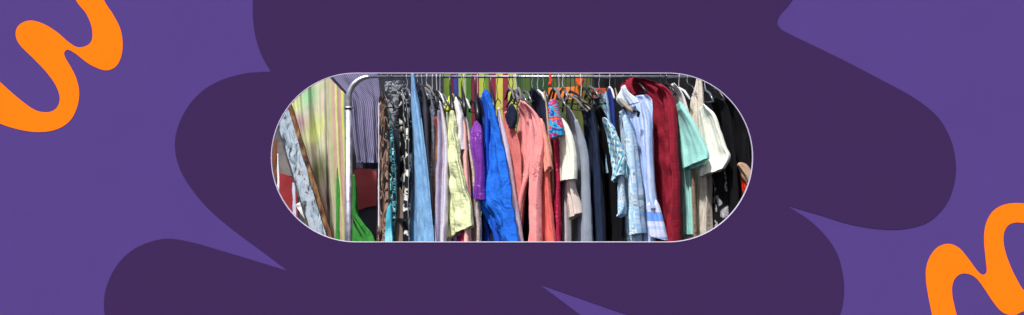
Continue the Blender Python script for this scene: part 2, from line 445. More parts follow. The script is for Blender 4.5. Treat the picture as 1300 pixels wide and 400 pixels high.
# leaning weathered plank with rusty angle iron
N = NT('flaking_blue_paint', .8, .3)
f = N.noise(N.coord('Object', scale=(1, 1, .35)), 26, 6, .7, .6)
WEATH = N.out(N.ramp(f, [(.40, alb((44, 50, 56))), (.46, alb((128, 142, 152))), (.5, alb((148, 164, 178))), (.57, alb((176, 188, 200))), (.64, alb((96, 88, 84)))]), N.bump(f, .8, .01))
RUST = pmat('rusty_brown_wood', [(.35, (44, 30, 22)), (.5, (104, 62, 42)), (.66, (140, 112, 64))], 30, (1, 1, .4))
WPOST = pmat('chalky_white_paint', [(.3, (206, 206, 214)), (.7, (244, 244, 248))], 12)
BROWN = pmat('dark_brown_wood', [(.3, (92, 52, 32)), (.7, (140, 86, 56))], 20, (1, 1, .3))
def beam(name, mat, p0, p1, w, d, y0, y1, parent, bevel=.004, nseg=24):
    """board running p0 -> p1 (photo spots), w wide, d deep, with slightly chipped edges"""
    a, b = at(*p0, y0), at(*p1, y1); ax = (b - a).normalized()
    side = ax.cross(Vector((0, 1, 0))).normalized(); dp = side.cross(ax).normalized()
    V = []; F = []
    for i in range(nseg + 1):
        c = a.lerp(b, i / nseg)
        for q, (s, e) in enumerate(((-1, -1), (1, -1), (1, 1), (-1, 1))):
            j = Vector((random.uniform(-1, 1), random.uniform(-1, 1), 0)) * .0025
            V.append(c + side * (s * w / 2) + dp * (e * d / 2) + j)
    for i in range(nseg):
        for q in range(4): F.append((i * 4 + q, i * 4 + (q + 1) % 4, i * 4 + 4 + (q + 1) % 4, i * 4 + 4 + q))
    F.append((3, 2, 1, 0)); F.append(tuple(nseg * 4 + q for q in range(4)))
    return mesh_obj(name, V, F, mat, parent, smooth=False)
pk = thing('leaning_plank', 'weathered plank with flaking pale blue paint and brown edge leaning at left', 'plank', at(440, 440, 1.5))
beam('board', WEATH, (342, 90), (421, 350), .078, .03, 1.55, 1.45, pk)
beam('shadow_edge', pmat('shadow_edge_grey', [(.3, (30, 32, 38)), (.7, (84, 86, 90))], 30), (331.5, 90), (410.5, 350), .010, .034, 1.55, 1.45, pk)  # dark strip: shadow along the plank's left edge, put into colour
beam('brown_edge', RUST, (354, 90), (435, 350), .022, .05, 1.56, 1.46, pk)
wp1 = thing('white_pole', 'thin white painted pole standing at the left end', 'pole', at(354, 480, 1.9))
beam('pole', WPOST, (352, 195), (357, 480), .016, .016, 1.9, 1.9, wp1)
wp2 = thing('pale_stick', 'pale lilac painted stick behind the foot of the plank', 'stick', at(384, 480, 1.8))
beam('stick', pmat('pale_lilac_paint', [(.3, (186, 186, 210)), (.7, (214, 214, 234))], 12), (373, 232), (380, 480), .018, .018, 1.8, 1.8, wp2)
wp3 = thing('white_board', 'chalky white board leaning low beside the plank foot', 'board', at(410, 400, 1.6))
beam('board', WPOST, (378, 258), (440, 350), .034, .02, 1.62, 1.6, wp3)
wp4 = thing('brown_stake', 'dark brown wooden stake at the far left edge of the opening', 'stake', at(347, 480, 1.7))
beam('stake', BROWN, (348, 178), (345, 480), .036, .03, 1.7, 1.7, wp4)

# stripes curtain behind the rail
SC2 = 9.9 / 8 / 270
sx = [(548, (60, 66, 66)), (563, (104, 130, 52)), (572, (92, 30, 60)), (576, (52, 58, 130)), (582, (146, 166, 60)), (591, (60, 96, 40)), (598, (110, 34, 50)), (608, (166, 176, 70)), (615, (88, 128, 48)), (620, (120, 38, 56)),
      (629, (178, 172, 74)), (638, (128, 44, 56)), (645, (172, 180, 80)), (655, (50, 84, 44)), (664, (74, 92, 44)), (672, (40, 66, 40)), (700, (72, 84, 46)), (725, (84, 90, 44)), (755, (52, 58, 36))]
STRIPC = stripe_ramp('market_striped_canvas', [((x - 548) / 220, c) for x, c in sx], width=220 * SC2)
cu = thing('striped_canvas', 'green maroon and yellow striped canvas hanging behind the clothes rail', 'curtain', at(650, 250, 1.9))
cloth('canvas', STRIPC, [(548, 60, 768, 60), (548, 120, 768, 120), (548, 200, 768, 200), (548, 330, 768, 330), (548, 440, 768, 440)], cu, 1.9, 1.9, .012, .012, 22, nv=40, nu=160)
BLK = plain('black_backdrop', (9, 9, 13), .5, .6)
tp = thing('black_backdrop', 'black tarpaulin added as the dark interior behind the right end of the rack', 'backdrop', at(900, 250, 1.95))
cloth('sheet', BLK, [(752, 55, 1010, 55), (752, 150, 1010, 150), (752, 300, 1010, 300), (752, 440, 1010, 440)], tp, 1.85, 1.85, .012, .02, 14, nv=40, nu=120)  # black sheet added so the shaded interior behind the clothes stays dark
DRK = plain('charcoal_cloth', (44, 46, 56), .5)
tp2 = thing('charcoal_sheet', 'charcoal sheet hanging behind the denim and printed dresses', 'curtain', at(510, 250, 1.7))
cloth('sheet', DRK, [(478, 82, 562, 82), (478, 150, 562, 150), (478, 300, 562, 300), (478, 440, 562, 440)], tp2, 1.75, 1.75, .012, .02, 9, nv=40, nu=80)
ORB = plain('orange_bag_fabric', (206, 108, 36), .5)
def lump(name, label, cat, mat, rows, y, t=.05, amp=.01):
    o = thing(name, label, cat, at((rows[-1][0] + rows[-1][2]) / 2, rows[-1][1], y))
    cloth('body', mat, rows, o, y, y, t, amp, 4, nv=28, nu=36, pinch=1); return o
lump('orange_bag', 'flat orange cloth bag hanging behind the hangers near the middle', 'bag', ORB, [(696, 112, 739, 110), (696, 120, 740, 118), (698, 127, 739, 126)], 1.7)
lump('orange_pouch', 'small round orange pouch above the orange cloth bag', 'pouch', plain('bright_orange_cloth', (226, 88, 30)), [(733, 97, 739, 96), (731, 102, 742, 102), (734, 108, 739, 108)], 1.65)
lump('rust_box', 'rust coloured cloth box right of the orange cloth bag', 'box', plain('rust_cloth', (150, 62, 36)), [(752, 112, 770, 112), (752, 120, 770, 120), (753, 126, 769, 126)], 1.7)

# ------------------------------------------------------------------ clothes rack
CHROME = metal('chrome_tube', (182, 181, 190), .4)
RY = 1.10
rail_z = at(650, 97.4, RY).z
rack = thing('clothes_rack', 'chrome tube clothes rack with rounded corner crowded with garments', 'clothes rack', (at(442, 0, RY).x, RY, 0))
xl = at(442.5, 0, RY).x; xr = at(1000, 0, RY).x
rad = at(470, 0, RY).x - xl
pts = [(xl, RY, .12), (xl, RY, rail_z - rad)]
for k in range(1, 13):
    a = math.pi - math.pi / 2 * k / 12
    pts.append((xl + rad + rad * math.cos(a), RY, rail_z - rad + rad * math.sin(a)))
bm = bmesh.new(); add_tube(bm, pts, .0165, 20, [.0165] * 8 + [.0155, .0145, .0135, .0125, .0115, .0105][: len(pts) - 8]); bm_to('end_post', bm, CHROME, rack, True)
bm = bmesh.new(); add_tube(bm, [(xl + rad - .01, RY, rail_z), (xr - rad, RY, rail_z)], .0080, 18); bm_to('rail', bm, metal('dull_rail_chrome', (140, 140, 152), .42), rack, True)
pts = [(xr, RY, .12), (xr, RY, rail_z - rad)]
for k in range(1, 13):
    a = math.pi / 2 * k / 12
    pts.append((xr - rad + rad * math.cos(a), RY, rail_z - rad + rad * math.sin(a)))
bm = bmesh.new(); add_tube(bm, pts, .0165, 20); bm_to('end_post', bm, CHROME, rack, True)
for x in (xl, xr):
    bm = bmesh.new(); add_tube(bm, [(x, RY, .10), (x, RY, at(0, 136, RY).z)], .0205, 20); bm_to('lower_sleeve', bm, CHROME, rack, True)
    bm = bmesh.new(); add_tube(bm, [(x, RY, at(0, 138, RY).z), (x, RY, at(0, 135.4, RY).z)], .025, 20); bm_to('collar_ring', bm, CHROME, rack, True)
    bm = bmesh.new(); add_tube(bm, [(x, RY - .28, .09), (x, RY + .28, .09)], .016, 14); bm_to('foot_bar', bm, CHROME, rack, True)
    for s in (-.27, .27):
        bm = bmesh.new(); add_tube(bm, [(x - .012, RY + s, .035), (x + .012, RY + s, .035)], .035, 18); bm_to('castor', bm, BLK, rack, True)
bm = bmesh.new(); add_tube(bm, [(xl, RY, .12), (xr, RY, .12)], .012, 14); bm_to('lower_bar', bm, CHROME, rack, True)

# ------------------------------------------------------------------ hangers
HM = {'black': solid('black_plastic', (26, 26, 32), .35, .8, .1), 'wire': metal('hanger_wire', (120, 118, 124), .4), 'white': solid('white_plastic', (196, 196, 202), .4, .85, .05),
      'grey': solid('grey_velvet_hanger', (112, 108, 110), .9, .8, .2), 'beige': solid('beige_wood_hanger', (150, 138, 118), .5, .8, .2, 40), 'clear': solid('smoky_plastic', (92, 96, 104), .2, .8, .1, spec=.8)}
GH = 'hangers on the chrome rail'
def hanger(label, kind, px, pyn, dxl, dxr, drop=16, dep=.17, hook='wire'):
    """hook over the rail at px, neck at photo height pyn, arms reaching dxl (far, left) and dxr (near, right)"""
    o = thing('hanger', label, 'hanger', at(px, pyn, RY), GH)
    c = at(px, 97.4, RY); nk = at(px, pyn, RY); r = .0118
    tw = random.uniform(-.5, .5); hr = random.choice((.0014, .0019, .0026)); sway = random.uniform(-.007, .007)
    bm = bmesh.new(); pts = []
    for k in range(0, 15):
        a = R(-40) + R(250) * k / 14
        q = Vector((math.cos(a) * math.sin(tw) * .25, math.cos(a), math.sin(a))) * r
        pts.append(c + q * 1.0 + Vector((0, 0, .001)))
    pts.append(c.lerp(nk, .5) + Vector((sway, 0, 0))); pts.append(nk + Vector((sway * .4, 0, .012))); pts.append(nk)
    add_tube(bm, pts, hr, 8); bm_to('hook', bm, HM[hook], o, True)
    L = at(px - dxl, pyn + drop, RY + dep); Rr = at(px + dxr, pyn + drop, RY - dep)
    ml, mr_ = nk.lerp(L, .5), nk.lerp(Rr, .5); ml.z += .014; mr_.z += .014
    bm = bmesh.new()
    rr = .0022 if kind == 'wire' else .006
    add_tube(bm, [L, ml, nk, mr_, Rr], rr, 10, [rr * .9, rr * 1.15, rr * 1.3, rr * 1.15, rr * .9])
    bm_to('shoulder_bar', bm, HM[kind], o, True)
    if kind in ('wire', 'black', 'beige', 'clear'):
        bm = bmesh.new(); add_tube(bm, [L, (L + Rr) / 2 + Vector((0, 0, -.004)), Rr], rr * .6, 8); bm_to('lower_bar', bm, HM[kind], o, True)
    return o

# ------------------------------------------------------------------ garments
def garment(name, label, cat, parts, **kw):
    allr = parts[0][2]; last = allr[-1]
    o = thing(name, label, cat, at((last[0] + last[2]) / 2, max(last[1], last[3]), RY - .05))
    for p in parts:
        opt = dict(kw); opt.update(p[3] if len(p) > 3 else {})
        cloth(p[0], p[1], p[2], o, **opt)
    return o

# pinstripe shirt behind the rack end
PIN = stripes('purple_grey_pinstripe', (78, 74, 104), (130, 126, 156), 28, .45)
garment('pinstripe_shirt', 'purple grey pinstripe shirt hanging behind the rounded corner of the rack', 'shirt', [
    ('body', PIN, [(412, 84, 476, 82), (418, 98, 480, 96), (431, 112, 482, 112), (443, 126, 483, 128), (446, 150, 483, 152), (449, 178, 483, 180), (453, 207, 482, 207)]),
], yL=1.5, yR=1.5, t=.03, amp=.013, freq=7, nu=72)
garment('dark_skirt', 'dark slate skirt hem hanging behind the pinstripe shirt', 'skirt', [
    ('body', plain('slate_cloth', (52, 50, 66)), [(453, 190, 482, 190), (452, 200, 482, 200), (452, 213, 482, 215)])], yL=1.62, yR=1.62, t=.02, amp=.006)

garment('grey_scarf', 'crumpled grey and black scarf bunched behind the printed dresses', 'scarf', [
    ('body', blotch('grey_black_scarf', [(0, (44, 46, 54)), (.47, (130, 134, 142)), (.56, (60, 62, 70))], 34, wrinkle=1), [(486, 104, 514, 102), (488, 118, 517, 120), (492, 135, 512, 140), (496, 160, 508, 165)])], yL=1.4, yR=1.3, t=.05, amp=.025, freq=6)
garment('tan_print_dress', 'tan and black printed dress hanging first on the rail', 'dress', [
    ('body', blotch('tan_black_print', [(0, (18, 16, 20)), (.47, (150, 120, 102)), (.53, (84, 62, 52)), (.58, (22, 20, 24))], 18, (1, .5, 1)), [(481, 124, 489, 118), (480, 140, 494, 134), (480, 170, 499, 166), (481, 210, 497, 210), (481, 270, 496, 270), (480, 307, 494, 307), (478, 400, 494, 400)]),
    ('trim', WHITE, [(480, 130, 481.4, 130), (480, 200, 481.4, 200), (480, 290, 481.5, 290)], dict(yL=1.0, yR=.99, t=.003, amp=.002, nv=20, nu=12))], yL=1.2, yR=.98, amp=.014, freq=4)
garment('turquoise_speckled_dress', 'black dress with turquoise speckles behind the tan print dress', 'dress', [
    ('body', blotch('turquoise_speckle', [(0, (12, 16, 22)), (.50, (84, 180, 200)), (.535, (16, 22, 30)), (.60, (150, 214, 222))], 38, detail=3), [(490, 150, 496, 140), (489, 170, 500, 165), (491, 205, 504, 205), (490, 250, 507, 250), (483, 285, 506, 285), (483, 330, 500, 330), (482, 400, 500, 400)]),
    ('sash', blotch('turquoise_satin', [(.3, (40, 120, 140)), (.5, (84, 184, 208)), (.7, (150, 220, 232))], 30, (1, .3, 1), mode='LINEAR', rough=.5), [(492, 264, 496, 258), (489, 285, 497, 285), (488, 307, 499, 307), (488, 340, 500, 340)], dict(yL=.94, yR=.92, t=.015, nv=24, nu=24))], yL=1.22, yR=.96, amp=.014, freq=4)
garment('taupe_satin_skirt', 'taupe satin skirt low between turquoise dress and floral dress', 'skirt', [
    ('body', plain('taupe_satin', (128, 112, 104), .5, .5), [(502, 240, 508, 238), (500, 250, 513, 250), (499, 265, 515, 265), (498, 307, 515, 307), (496, 400, 517, 400)]),
    ('cord', HM['black'], [(498, 276, 517, 279), (498, 278.5, 517, 281.5)], dict(yL=1.1, yR=.9, t=.012, amp=.001, nv=6, nu=20))], yL=1.2, yR=.98, amp=.014)
garment('black_cream_floral_dress', 'black dress with large cream flowers left of the light denim', 'dress', [
    ('body', blotch('black_cream_floral', [(0, (14, 16, 28)), (.53, (206, 204, 196)), (.60, (236, 234, 226)), (.66, (24, 26, 40))], 13, detail=3, dist=1.4), [(505, 124, 514, 114), (504, 140, 520, 132), (507, 170, 522, 166), (509, 215, 522, 215), (508, 260, 521, 260), (507, 307, 521, 307), (505, 400, 522, 400)])], yL=1.22, yR=.95, amp=.014, freq=4)
DEN = denim('light_blue_denim', (128, 174, 240))
garment('light_denim_jeans', 'pale blue denim jeans hanging long and widening to the bottom', 'jeans', [
    ('leg', DEN, [(521.5, 92.5, 526, 92), (521, 110, 529, 110), (521, 150, 536, 150), (522, 190, 541, 190), (521, 230, 545, 230), (520, 275, 549, 275), (518, 307, 552, 307), (515, 420, 560, 420)]),
    ('seam', DEN, [(534, 150, 535.2, 150), (539, 190, 540.2, 190), (543.5, 230, 544.8, 230), (547, 275, 548.5, 275), (550, 307, 551.4, 307), (556, 400, 557.5, 400)], dict(yL=.87, yR=.87, t=.004, amp=.001, nv=40, nu=12))], yL=1.06, yR=.90, amp=.007, freq=3)
garment('charcoal_jacket', 'charcoal grey jacket squeezed right of the light denim', 'jacket', [
    ('body', plain('charcoal_wool', (66, 66, 78)), [(530, 112, 540, 106), (532, 135, 546, 130), (536, 180, 548, 180), (541, 240, 549, 240), (546, 307, 552, 307), (548, 400, 556, 400)])], amp=.014)
garment('grey_blue_cardigan', 'thin grey blue cardigan beside the charcoal jacket top', 'cardigan', [
    ('body', blotch('grey_marl', [(0, (120, 126, 142)), (.5, (86, 90, 106)), (.6, (168, 172, 186))], 60), [(540, 122, 546, 116), (540, 140, 550, 136), (542, 170, 550, 165), (544, 210, 550, 205), (546, 300, 552, 300)])], amp=.016, yR=1.0)
garment('brown_coral_tunic', 'brown tunic with coral flower behind pale lilac shirt', 'tunic', [
    ('body', blotch('brown_coral_floral', [(0, (164, 118, 92)), (.50, (140, 98, 80)), (.62, (196, 84, 70))], 12), [(547, 160, 556, 148), (548, 180, 562, 170), (547, 215, 562, 210), (546, 250, 560, 245), (545, 307, 556, 307), (544, 390, 558, 390)])], amp=.012, yR=.95)
garment('lilac_shirt', 'pale lilac shirt hanging low beside the brown tunic', 'shirt', [
    ('body', plain('lilac_cotton', (172, 164, 190)), [(555, 150, 560, 140), (557, 190, 562, 185), (552, 235, 563, 232), (549, 307, 562, 307), (550, 390, 562, 390)])], amp=.012, yR=.93)
garment('white_lilac_blouse', 'white blouse with lilac tint left of the lime top', 'blouse', [
    ('body', plain('white_lilac_cotton', (214, 206, 222)), [(556, 140, 562, 128), (558, 155, 567, 148), (562, 190, 570, 185), (561, 240, 569, 240), (558, 307, 567, 307), (557, 400, 568, 400)])], amp=.012, yR=.90)
garment('sage_shirt', 'pale sage shirt strip between white blouse and lime top', 'shirt', [
    ('body', plain('sage_cotton', (166, 176, 156)), [(565, 150, 570, 142), (567, 190, 574, 185), (564, 240, 573, 240), (560, 307, 574, 307), (560, 380, 576, 380)])], amp=.012, yL=1.2, yR=.98)
garment('rose_blouse', 'dusty rose blouse with white shoulder behind the lime top', 'blouse', [
    ('body', plain('dusty_rose_cotton', (242, 180, 170)), [(576, 146, 585, 138), (579, 165, 594, 160), (582, 200, 595, 198), (585, 245, 597, 245), (586, 307, 598, 307), (586, 400, 600, 400)], dict(yL=1.1, yR=.90)),
    ('shoulder', plain('white_jersey', (238, 232, 234)), [(577, 130, 581, 123), (577, 138, 586, 135), (577, 150, 590, 148), (580, 170, 591, 166), (584, 192, 589, 190)], dict(yL=1.0, yR=.89))], amp=.014, yL=1.2, yR=.96)
garment('magenta_skirt', 'magenta skirt showing beneath the lime hem', 'skirt', [
    ('body', plain('magenta_cotton', (176, 44, 92)), [(578, 250, 592, 250), (580, 290, 593, 290), (582, 380, 594, 380)])], yL=1.05, yR=.93, amp=.01)
LIME = plain('pale_lime_cotton', (228, 234, 182), 1.5)
garment('pale_lime_top', 'pale lime cotton top with crumpled flared hem', 'top', [
    ('body', LIME, [(572, 143, 577, 140), (572, 165, 579, 163), (571, 190, 581, 190), (567, 213, 585, 210), (563, 240, 592, 236), (561, 266, 599, 262), (561, 288, 600, 276), (564, 306, 600, 287)]),
    ('collar', plain('lime_yellow_ribbing', (198, 212, 70)), [(571, 122, 576, 118), (569, 128, 578, 125), (570, 142, 575, 140)], dict(yL=1.12, yR=1.02, t=.02, nv=20))], yL=1.02, yR=.86, amp=.012, freq=5, t=.04, crumple=2.4)
garment('beige_lace_dress', 'beige lace dress left of the purple top', 'dress', [
    ('body', blotch('beige_lace', [(0, (176, 160, 152)), (.48, (206, 192, 184)), (.6, (146, 128, 120))], 80, (1, .5, 1)), [(589, 148, 594, 140), (590, 165, 599, 160), (593, 200, 603, 198), (595, 250, 608, 250), (596, 307, 611, 307), (597, 420, 614, 420)])], amp=.012, yR=.92)
garment('purple_sequin_top', 'bright purple top with small sequins left of the blue shirt', 'top', [
    ('body', sparkle('purple_sequins', (120, 50, 158), (222, 160, 230), 120, .2), [(600, 158, 607, 153), (596, 167, 613, 163), (596, 188, 614, 186), (600, 203, 615, 200), (604, 217, 615, 217), (604, 235, 614, 237), (606, 252, 613, 254)])], amp=.007, yL=.935, yR=.90, t=.04)
garment('navy_cardigan', 'very dark navy cardigan between purple top and blue shirt', 'cardigan', [
    ('body', plain('navy_wool', (24, 26, 58)), [(601, 130, 608, 122), (603, 150, 616, 142), (608, 190, 622, 185), (612, 250, 628, 250), (610, 307, 636, 307), (610, 400, 640, 400)])], amp=.012, yR=.98)
BLUE = plain('bright_blue_cotton', (34, 110, 226), 1.4, k=.9)
BLUE2 = plain('shaded_blue_cotton', (26, 84, 200), .9)  # darker copy of the shirt blue, far sleeve's shade put into colour
garment('bright_blue_shirt', 'vivid bright blue shirt with raised collar left of coral blouse', 'shirt', [
    ('body', BLUE, [(615, 124, 622, 117), (617, 142, 630, 136), (621, 163, 636, 158), (620, 190, 641, 188), (614, 220, 646, 218), (602, 244, 650, 243), (610, 262, 651, 259), (626, 290, 654, 288), (638, 308, 656, 308), (646, 335, 658, 335)], dict(yL=1.0, yR=.86, amp=.013, crumple=2.2)),
    ('sleeve', BLUE2, [(610, 128, 616, 117), (611, 145, 622, 140), (613, 180, 624, 178), (614, 230, 626, 230), (612, 270, 632, 270), (611, 307, 640, 307), (610, 400, 650, 400)], dict(yL=1.12, yR=.96, amp=.014)),
    ('collar', BLUE, [(611, 124, 619, 113), (613, 132, 624, 122), (617, 138, 627, 132)], dict(yL=1.08, yR=1.0, t=.03, nv=20, amp=.006))], freq=5)
garment('white_lilac_dress', 'white lilac cotton dress strip between blue shirt and coral blouse', 'dress', [
    ('body', plain('pale_lilac_cotton', (220, 204, 222), .4), [(631, 140, 635, 136), (633, 160, 640, 158), (638, 190, 647, 188), (643, 230, 653, 230), (648, 275, 659, 275), (652, 307, 663, 307), (658, 400, 672, 400)])], amp=.006, yL=1.05, yR=.92)
N = NT('coral_cotton_embroidered', .85, .2)
f = N.noise(N.coord('UV', loc=(5, 0, 0)), 90, 3, .6)
area = N.noise(N.coord('UV', loc=(2.2, .4, 0)), 9, 1)
m = N.mix(1, N.ramp(f, [(.5, (0, 0, 0)), (.53, (1, 1, 1))]), N.ramp(area, [(.58, (0, 0, 0)), (.75, (.8, .8, .8))]), 'MULTIPLY')
CORAL = cloth_finish(N, N.mix(m, alb((246, 152, 152), .9), alb((120, 70, 60))), .7, seed=41)
CORAL2 = plain('deep_coral_cotton', (232, 112, 104), .7)
CORAL3 = plain('dull_coral_cotton', (206, 118, 114), .7)  # duller, darker coral for the front panel
garment('coral_blouse', 'coral pink blouse with dark embroidery and open neck mid rail', 'blouse', [
    ('body', CORAL, [(656, 146, 661, 127), (654, 165, 678, 142), (655, 195, 682, 172), (656, 225, 674, 222), (657, 250, 667, 250), (657, 280, 661, 280), (656, 307, 660, 307), (661, 400, 668, 400)], dict(yL=1.08, yR=.97, amp=.012)),
    ('front_panel', CORAL3, [(637, 143, 644, 141), (638, 162, 656, 168), (641, 195, 662, 195), (645, 250, 663, 250), (649, 307, 662, 307), (652, 390, 670, 390)], dict(yL=1.02, yR=.98, amp=.006, t=.02)),
    ('sleeve', CORAL, [(662, 128, 668, 131), (670, 146, 686, 148), (671, 172, 693, 176), (672, 205, 690, 207), (672, 235, 687, 235), (673, 262, 686, 262), (674, 307, 688, 307), (674, 360, 688, 360)], dict(yL=.93, yR=.86, amp=.012, t=.05)),
    ('sleeve', CORAL2, [(681, 150, 690, 153), (682, 180, 697, 182), (682, 215, 699, 213), (682, 250, 702, 255), (682, 285, 705, 285), (682, 307, 707, 307), (682, 360, 709, 360)], dict(yL=1.0, yR=.90, amp=.01, t=.04)),
    ('cuff', plain('pale_coral_cotton', (246, 158, 142)), [(683, 150, 690, 152), (687, 178, 697, 177), (690, 200, 700, 196), (692, 220, 702, 212)], dict(yL=.9, yR=.85, amp=.004, t=.03, nv=24)),
    ('dark_neck_hole', plain('neck_hole_dark', (24, 32, 56)), [(643, 136, 652, 131), (640, 146, 657, 141), (643, 156, 657, 153), (648, 163, 654, 163)], dict(yL=1.0, yR=.96, amp=.004, t=.03, nv=24))], freq=5)  # last part: dark piece laid over the neck as its shaded hole
garment('shaded_gap_cloth', 'black cloth standing for the shaded gap between coral body and its sleeve', 'blouse', [
    ('body', plain('shaded_gap_black', (14, 14, 20)), [(655, 170, 676, 165), (660, 220, 680, 220), (662, 307, 682, 307), (662, 400, 684, 400)])], yL=1.2, yR=1.04, amp=.008)  # black cloth added to darken the gap where only shade shows
garment('dark_navy_blouse', 'dark navy blouse with shoulder above the coral sleeve', 'top', [
    ('body', plain('dark_navy_jersey', (28, 36, 62)), [(671, 124, 680, 113), (674, 140, 692, 126), (680, 165, 697, 155), (688, 220, 700, 220), (690, 380, 702, 380)])], yL=1.2, yR=.99, amp=.012)
garment('beige_strap_top', 'beige strappy top edge right of the navy top', 'top', [
    ('body', plain('beige_jersey', (196, 170, 142)), [(688, 120, 692, 116), (689, 140, 696, 134), (691, 170, 699, 168), (696, 220, 703, 220), (698, 380, 706, 380)])], yL=1.18, yR=.98, amp=.008, t=.02)
garment('crimson_dress', 'crimson dress with pink flecks under the turquoise scarf', 'dress', [
    ('body', sparkle('crimson_flecks', (168, 20, 62), (224, 86, 130), 60, .22), [(694, 150, 700, 140), (695, 175, 708, 168), (697, 210, 713, 205), (698, 260, 712, 260), (700, 307, 713, 307), (701, 400, 714, 400)])], amp=.014, yR=.92)
garment('patterned_scarf', 'turquoise red and purple paisley scarf knotted over the hangers', 'scarf', [
    ('body', blotch('paisley_silk', [(0, (60, 60, 170)), (.40, (36, 160, 206)), (.47, (50, 186, 214)), (.50, (206, 52, 76)), (.56, (130, 52, 150)), (.62, (226, 96, 60))], 34, detail=3, rough=.4), [(700, 127, 704, 126), (698, 137, 708, 135), (697, 150, 711, 147), (695, 164, 715, 160), (696, 177, 716, 172)])], yL=.86, yR=.82, t=.05, amp=.018, freq=6, nv=40)
garment('cream_sleeved_blouse', 'cream short sleeved blouse with taupe lower sleeve', 'blouse', [
    ('sleeve', plain('cream_yellow_cotton', (248, 246, 222), .4), [(709, 158, 715, 150), (708, 172, 726, 165), (708, 195, 733, 188), (708, 215, 735, 212), (709, 230, 735, 227)], dict(yL=.95, yR=.86, t=.05, amp=.006)),
    ('lower_sleeve', plain('taupe_linen', (214, 198, 190), .5), [(717, 222, 730, 222), (717, 240, 733, 240), (718, 260, 738, 258), (720, 279, 741, 270)], dict(yL=.97, yR=.90, t=.045, amp=.006)),
    ('body', plain('pale_grey_linen', (186, 178, 184)), [(706, 160, 712, 155), (709, 200, 722, 200), (710, 250, 724, 250), (711, 307, 725, 307), (711, 400, 728, 400)], dict(yL=1.15, yR=.99))], amp=.01)
GREY = plain('blue_grey_wool', (142, 150, 164), .4)
garment('grey_jacket', 'plain blue grey jacket with rounded shoulder right of the cream sleeve', 'jacket', [
    ('body', GREY, [(716, 146, 723, 134), (720, 165, 736, 152), (724, 195, 744, 185), (726, 230, 748, 225), (725, 265, 750, 265), (724, 307, 751, 307), (722, 420, 754, 420)]),
    ('sleeve', GREY, [(728, 152, 734, 152), (733, 175, 742, 175), (738, 205, 747, 205), (740, 250, 749, 250), (741, 307, 751, 307), (741, 390, 752, 390)], dict(yL=.96, yR=.88, t=.05))], amp=.008, yR=.93)
NB = plain('navy_denim', (18, 23, 40)); NB2 = denim('dark_indigo_denim', (36, 47, 72))
garment('indigo_denim_jacket', 'dark indigo denim jacket just right of the grey jacket', 'jacket', [
    ('body', NB2, [(736, 138, 744, 130), (740, 152, 753, 146), (745, 185, 758, 180), (749, 230, 760, 230), (750, 307, 762, 307), (751, 400, 764, 400)])], amp=.016, yR=.94)
garment('navy_trousers', 'navy trousers hanging beside the indigo denim jacket', 'trousers', [
    ('body', NB, [(746, 140, 753, 134), (749, 160, 761, 154), (753, 200, 765, 196), (756, 250, 768, 250), (758, 307, 770, 307), (758, 420, 772, 420)])], amp=.016, yR=.95)
garment('black_coat', 'plain black coat hanging behind the teal plaid sleeve', 'coat', [
    ('body', plain('black_wool', (8, 9, 15)), [(754, 142, 763, 134), (758, 165, 776, 158), (763, 210, 786, 210), (765, 260, 792, 260), (766, 307, 794, 307), (766, 420, 796, 420)])], amp=.012, yR=.97)
garment('grey_teal_shirt', 'grey teal shirt shoulder above the plaid shirt', 'shirt', [
    ('body', plain('grey_teal_cotton', (98, 122, 134)), [(750, 132, 760, 122), (752, 142, 768, 119), (758, 158, 770, 140), (764, 190, 776, 185)])], yL=1.24, yR=1.1, amp=.008)
garment('sky_blue_vest', 'pale sky blue vest strip left of the royal blue one', 'vest', [
    ('body', plain('sky_blue_cotton', (160, 200, 232)), [(766, 124, 770, 116), (765, 140, 774, 136), (767, 165, 776, 165), (770, 220, 780, 220)])], yL=1.14, yR=1.04, amp=.006, t=.02)
garment('royal_blue_vest', 'deep royal blue vest strip above the plaid shirt', 'vest', [
    ('body', plain('deep_royal_blue', (34, 50, 128)), [(770, 118, 776, 112), (771, 135, 781, 130), (773, 165, 783, 162), (776, 220, 787, 220)])], yL=1.12, yR=1.0, amp=.006, t=.02)
garment('teal_plaid_shirt', 'teal white and blue plaid shirt with short sleeve', 'shirt', [
    ('sleeve', plaid('teal_plaid', (178, 220, 220), (70, 170, 178), (96, 136, 190), 12), [(764, 150, 768, 149), (766, 163, 779, 160), (769, 180, 787, 176), (772, 198, 794, 194), (776, 214, 796, 204), (779, 232, 791, 222)])], yL=.96, yR=.86, t=.045, amp=.012)
FLB = blotch('pale_blue_floral', [(0, (186, 212, 232)), (.45, (158, 198, 232)), (.52, (206, 222, 234)), (.62, (128, 158, 168)), (.66, (212, 222, 232))], 15, detail=4, mode='CONSTANT', dist=1.2)
garment('pale_blue_floral_blouse', 'pale blue floral blouse left of the striped blue shirt', 'blouse', [
    ('body', FLB, [(783, 152, 792, 138), (785, 170, 803, 156), (787, 205, 809, 200), (786, 240, 812, 240), (785, 268, 814, 268), (788, 295, 816, 295), (790, 325, 818, 325)], dict(yL=1.1, yR=.94)),
    ('sleeve', FLB, [(790, 150, 797, 146), (794, 175, 806, 170), (797, 215, 811, 210), (799, 260, 815, 258), (800, 300, 818, 296)], dict(yL=.96, yR=.88, t=.045)),
    ('far_sleeve', FLB, [(787, 200, 792, 198), (784, 235, 794, 235), (785, 268, 796, 262), (786, 276, 792, 272)], dict(yL=.93, yR=.9, t=.03, nv=30))], amp=.014)
BS = stripes('blue_white_stripe_shirting', (160, 186, 238), (196, 210, 246), 11, .45)
N = NT('banded_cuff_cotton', .85, .2)
sp = N.n.new('ShaderNodeSeparateXYZ'); N.link(N.coord('UV'), sp.inputs[0])
mr = N.node('ShaderNodeMapRange'); mr.inputs['From Min'].default_value = at(0, 310, .87).z; mr.inputs['From Max'].default_value = at(0, 255, .87).z
N.link(sp.outputs['Y'], mr.inputs['Value'])
